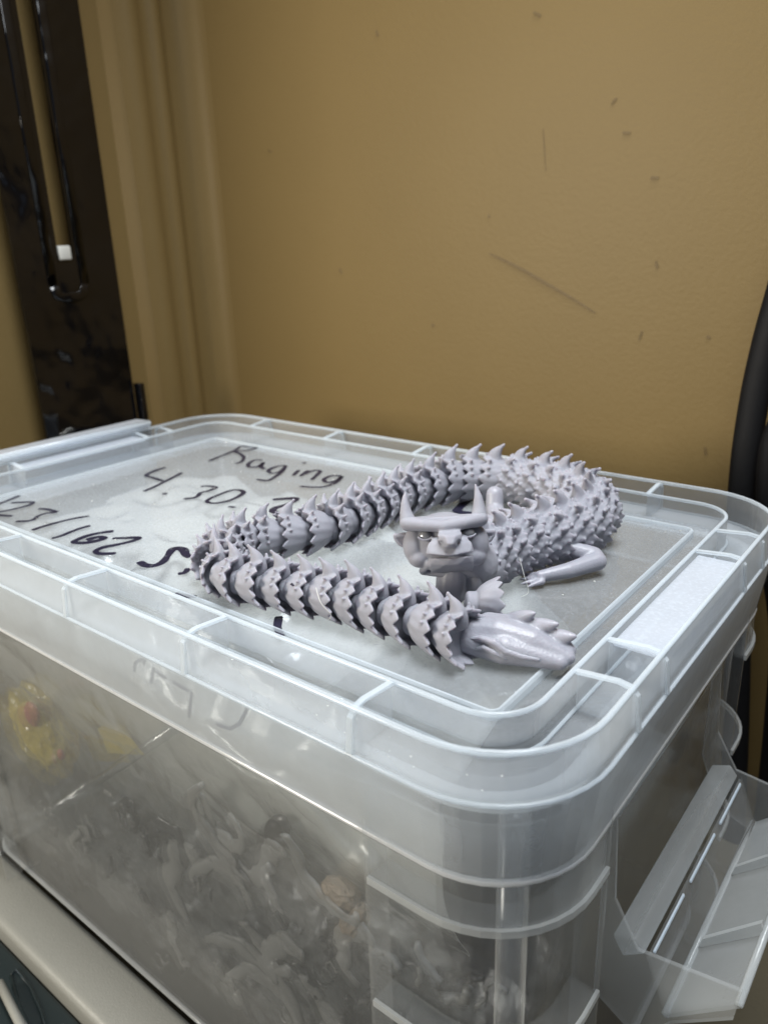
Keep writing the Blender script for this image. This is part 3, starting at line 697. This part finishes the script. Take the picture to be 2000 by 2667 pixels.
o = obj('body_segment', SEG['plain'], None, dragon); o.location = (-.0385, .0610, .0122); o.scale = (.0115, .0132, .0128); o.rotation_euler = (0, .05, math.radians(38))
bm = bmesh.new(); capsule(bm, [(-.064, .066, .010), (-.066, .072, .026)], [.0080, .0085]); obj('neck_stem', remeshed('neck_stem', bm, .0009, 3, M['resin']), None, dragon)
# tail fin: one fused lump with three spikes and a swirl groove
bm = bmesh.new(); u0 = .001
T = lambda x, y, z: (x, y, z)
capsule(bm, [T(-.036, .0345, .0100), T(-.022, .0395, .0105), T(-.008, .0440, .0090), T(.0075, .0480, .0048)], [.0076, .0086, .0068, .0034])
capsule(bm, [T(-.028, .0420, .0125), T(-.012, .0495, .0115), T(.0060, .0520, .0060)], [.0058, .0058, .0034])
capsule(bm, [T(-.034, .0325, .0080), T(-.016, .0350, .0075), T(.0060, .0440, .0038)], [.0066, .0070, .0034])
for (x, y, z), (dx, dy, dz) in (((-.0170, .0480, .0158), (.0085, .0005, .0058)), ((-.0080, .0505, .0140), (.0095, .0005, .0040)), ((.0005, .0520, .0105), (.0088, .0005, .0032))):
    tube(bm, [Vector((x, y, z))+Vector((dx, dy, dz))*(k/6)*1.0 for k in range(-3, 7)], [.0036, .0040, .0042, .0041, .0038, .0034, .0029, .0023, .0016, .0007], 12); 
obj('tail_fin', remeshed('tail_fin', bm, .00065, 9, M['resin']), None, dragon)
for pts in ([(-.030, .0285, .011), (-.024, .0285, .0130), (-.018, .0295, .0125), (-.013, .0305, .0095), (-.006, .0335, .0075), (.0, .037, .0065)],
            [(-.026, .0274, .0075), (-.022, .0278, .0098), (-.017, .0284, .0085), (-.012, .0300, .0060)]):
    bm = bmesh.new(); P = [Vector(p) for p in pts]; tube(bm, P, [.0007, .0015, .0018, .0017, .0014, .0008], 10) if len(P) == 6 else tube(bm, P, [.0007, .0014, .0014, .0007], 10)
    obj('tail_curl', remeshed('tail_curl', bm, .0005, 2, M['resin']), None, dragon)
bm = bmesh.new(); tube(bm, [(-.046, .0300, .0105), (-.0335, .0352, .0105)], .0055, 16); obj('tail_joint', bm, M['resin'], dragon, smooth=True)

# legs
def leg(pts, rads, claws, cr=.0014):
    bm = bmesh.new(); capsule(bm, pts, rads)
    for c in claws:
        c = [Vector(p) for p in c]; tube(bm, [c[0], c[0].lerp(c[1], .5), c[1]], [cr*1.4, cr, cr*.35], 8); ball(bm, c[0], cr*1.4, 8)
    obj('leg', remeshed('leg', bm, .0006, 4, M['resin']), None, dragon)
foot = Vector((-.0475, .1135, .0035))
leg([(-.0450, .1430, .0100), (-.0380, .1440, .0115), (-.0255, .1490, .0090), (-.0220, .1460, .0075), (-.0310, .1290, .0060), (-.0410, .1165, .0048)],
    [.0042, .0054, .0050, .0052, .0043, .0032],
    [((-.0430, .1155, .0040), (-.0505, .1105, .0028)), ((-.0410, .1140, .0036), (-.0475, .1065, .0024)), ((-.0385, .1140, .0034), (-.0430, .1060, .0022)), ((-.0440, .1175, .0044), (-.0520, .1150, .0036))])
leg([(-.0700, .1420, .0110), (-.0850, .1600, .0110), (-.1000, .1730, .0095), (-.1060, .1800, .0110), (-.1080, .1830, .0200)], [.0055, .0060, .0062, .0058, .0055], [])

# head; local frame x = facing, y = its left (viewer's right is -y), z = up; unit of the sculpt = 0.0385
def P3(cx_, cz_, depth): return Vector((depth, (cx_-850)/1000., (700-cz_)/1000.))
HS = .0345
hd = bmesh.new()
def hull(bm, pts):
    vs = [bm.verts.new(P3(*p)) for p in pts]; r = bmesh.ops.convex_hull(bm, input=vs)
    dead = [v for v in set(r['geom_interior']+r['geom_unused']) if isinstance(v, bmesh.types.BMVert)]
    if dead: bmesh.ops.delete(bm, geom=dead, context='VERTS')
ball(hd, P3(860, 800, -.22), (.40, .53, .44), 28)                               # skull
ball(hd, P3(870, 790, -.06), (.26, .52, .36), 28)                               # face plate
ball(hd, P3(430, 800, -.04), (.18, .17, .26), 20); ball(hd, P3(1310, 800, -.04), (.18, .17, .26), 20)   # cheeks
ball(hd, P3(490, 960, .0), (.16, .17, .15), 18); ball(hd, P3(1270, 960, .0), (.16, .17, .15), 18)
capsule(hd, [P3(340, 455, .08), P3(560, 475, .18), P3(850, 500, .23), P3(1140, 465, .18), P3(1360, 435, .08)], [.110, .090, .085, .090, .110])     # brow bar
hull(hd, [(330, 380, -.05), (1380, 370, -.05), (600, 385, .10), (1120, 378, .10), (340, 520, .14), (600, 545, .24), (850, 570, .28), (1000, 568, .28), (1150, 535, .24), (1380, 500, .14), (400, 560, .0), (1340, 540, .0)])
hull(hd, [(770, 545, .26), (1060, 540, .26), (745, 590, .36), (1090, 585, .36), (765, 660, .42), (1065, 655, .42), (850, 590, .50), (980, 590, .50), (860, 750, .50), (965, 750, .50), (880, 690, .56), (950, 690, .56), (800, 760, .25), (1040, 760, .25)])   # nose
hull(hd, [(690, 640, .22), (1140, 640, .22), (600, 740, .28), (1225, 735, .28), (575, 868, .30), (1245, 862, .30), (640, 850, .38), (1180, 845, .38), (830, 855, .47), (990, 855, .47), (820, 700, .38), (1010, 700, .38), (905, 882, .44), (700, 880, .2), (1120, 875, .2)])  # upper muzzle
hull(hd, [(620, 915, .30), (1225, 905, .30), (700, 910, .38), (1140, 902, .38), (905, 918, .43), (625, 1010, .30), (1220, 1005, .30), (820, 1010, .40), (1000, 1010, .40), (640, 1080, .18), (1220, 1075, .18), (640, 1190, .0), (1240, 1190, .0), (700, 1100, -.1), (1100, 1100, -.1)])  # lower lip and chin
capsule(hd, [P3(530, 1190, -.14), P3(900, 1235, -.06), P3(1350, 1200, -.16)], [.06, .065, .06])   # jaw underside
capsule(hd, [P3(640, 1010, .18), P3(520, 1170, -.08)], [.05, .05])
for sx, cx_, cz_ in ((1, 580, 622), (-1, 1185, 605)):                            # eyelids
    pts = [P3(cx_+98*math.cos(a), cz_-62*math.sin(a), .195) for a in [math.radians(195+150*k/6) for k in range(7)]]
    capsule(hd, pts, [.016, .020, .022, .022, .022, .020, .016])
hm = remeshed('head', hd, .014, 6, M['resin'])
# nostrils and mouth line pressed in
for v in hm.vertices:
    p = v.co
    for c, r, dep in ((P3(798, 690, .50), .040, .06), (P3(1030, 688, .50), .040, .06)):
        d = ((p.y-c.y)**2+(p.z-c.z)**2)**.5
        if p.x > .2 and d < r: p.x -= dep*(1-(d/r)**2)
hloc = Vector((-.0665, .0640, .0385))
to_cam = (CAM-hloc); yaw = math.atan2(to_cam.y, to_cam.x)
HM = Matrix.Translation(hloc) @ Matrix.Rotation(yaw+math.radians(2), 4, 'Z') @ Matrix.Rotation(math.radians(-12), 4, 'Y') @ Matrix.Rotation(math.radians(1.5), 4, 'X') @ Matrix.Scale(HS, 4)
head = obj('head', hm, None, dragon); head.matrix_world = HM
def onhead(name, me): 
    o = obj(name, me, None, head); o.matrix_parent_inverse = Matrix.Identity(4); return o
bm = bmesh.new(); capsule(bm, [P3(355, 450, .05), P3(330, 330, .02), P3(318, 200, .0), P3(322, 100, -.02), P3(335, 25, -.03)], [.125, .092, .062, .038, .012]); onhead('horn', remeshed('horn', bm, .013, 4, M['resin']))
bm = bmesh.new(); capsule(bm, [P3(1345, 430, .05), P3(1350, 300, .02), P3(1345, 150, .0), P3(1330, 50, -.02), P3(1312, -40, -.03)], [.125, .092, .062, .038, .012]); onhead('horn', remeshed('horn', bm, .013, 4, M['resin']))
def ear(sx, cx_):
    bm = bmesh.new(); pts = [(300, 650), (215, 655), (160, 650), (165, 700), (215, 770), (290, 815)]
    pts = [P3(850+(x-850)*sx+(0 if sx > 0 else cx_), y, -.10) for x, y in pts]
    capsule(bm, pts, [.04, .042, .034, .03, .032, .03])
    q = [p+Vector((-.02, 0, 0)) for p in pts]; bm_poly_prism(bm, q, (.035, 0, 0))
    onhead('ear', remeshed('ear', bm, .010, 3, M['resin']))
ear(1, 0); ear(-1, 10)
for c in (P3(588, 628, .125), P3(1182, 611, .125)):
    bm = bmesh.new(); ball(bm, c, (.085, .090, .070), 24); onhead('eye', (lambda b: (obj('tmp', b, M['eye']).data))(bm))
for o in [o for o in COL.objects if o.name.startswith('tmp')]: bpy.data.objects.remove(o)
# neck joint behind the head
bm = bmesh.new(); capsule(bm, [(-.0600, .0820, .020), (-.0640, .0740, .030)], [.012, .013]); obj('neck', remeshed('neck', bm, .0009, 3, M['resin']), None, dragon)

# dust specks on the lid, fibres and a crumb on the dragon
rd = random.Random(11); bm = bmesh.new()
for k in range(150):
    if rd.random() < .55: x, y, z = rd.uniform(-.42, -.005), rd.uniform(.005, .235), .0004
    else: x, y, z = rd.uniform(-.40, .02), rd.uniform(-.041, -.022), -.0053
    r = rd.uniform(.0002, .0007)
    bmesh.ops.create_icosphere(bm, subdivisions=1, radius=r, matrix=Matrix.Translation((x, y, z)) @ Matrix.Diagonal((1, rd.uniform(.4, 1), .5, 1)))
o = tag(obj('dust', bm, M['card']), 'white dust specks scattered over the clear lid', 'dust'); o['kind'] = 'stuff'
def fibre(pts, r, mat, label):
    P = [Vector(p) for p in pts]; Q = []
    for i in range(len(P)-1):
        p0, p1, p2, p3 = P[max(i-1, 0)], P[i], P[i+1], P[min(i+2, len(P)-1)]
        for s_ in range(6):
            u = s_/6; Q.append(.5*((2*p1)+(-p0+p2)*u+(2*p0-5*p1+4*p2-p3)*u*u+(-p0+3*p1-3*p2+p3)*u**3))
    Q.append(P[-1]); bm = bmesh.new(); tube(bm, Q, r, 5); return tag(obj('fibre', bm, M[mat]), label, 'fibre')
fibre([(-.1010, .0085, .0245), (-.0960, .0060, .0190), (-.0925, .0085, .0130), (-.0960, .0100, .0085)], .00016, 'card', 'fine pale hair caught on the front row of dragon collars')
fibre([(-.0480, .1060, .0180), (-.0430, .1020, .0110), (-.0390, .1000, .0030), (-.0410, .0960, .0010)], .00014, 'card', 'fine pale hair hanging from the dragon neck beside the foot')
bm = bmesh.new()
for k in range(4): ball(bm, (-.1170+.0005*k, .0080+.0003*(k % 2), .0222+.0005*math.sin(k*2)), (.0006, .0004, .0004), 8)
o = tag(obj('crumb', remeshed('crumb', bm, .0002, 0, M['ink']), None), 'tiny black crumb stuck on the front of a dragon collar', 'crumb')
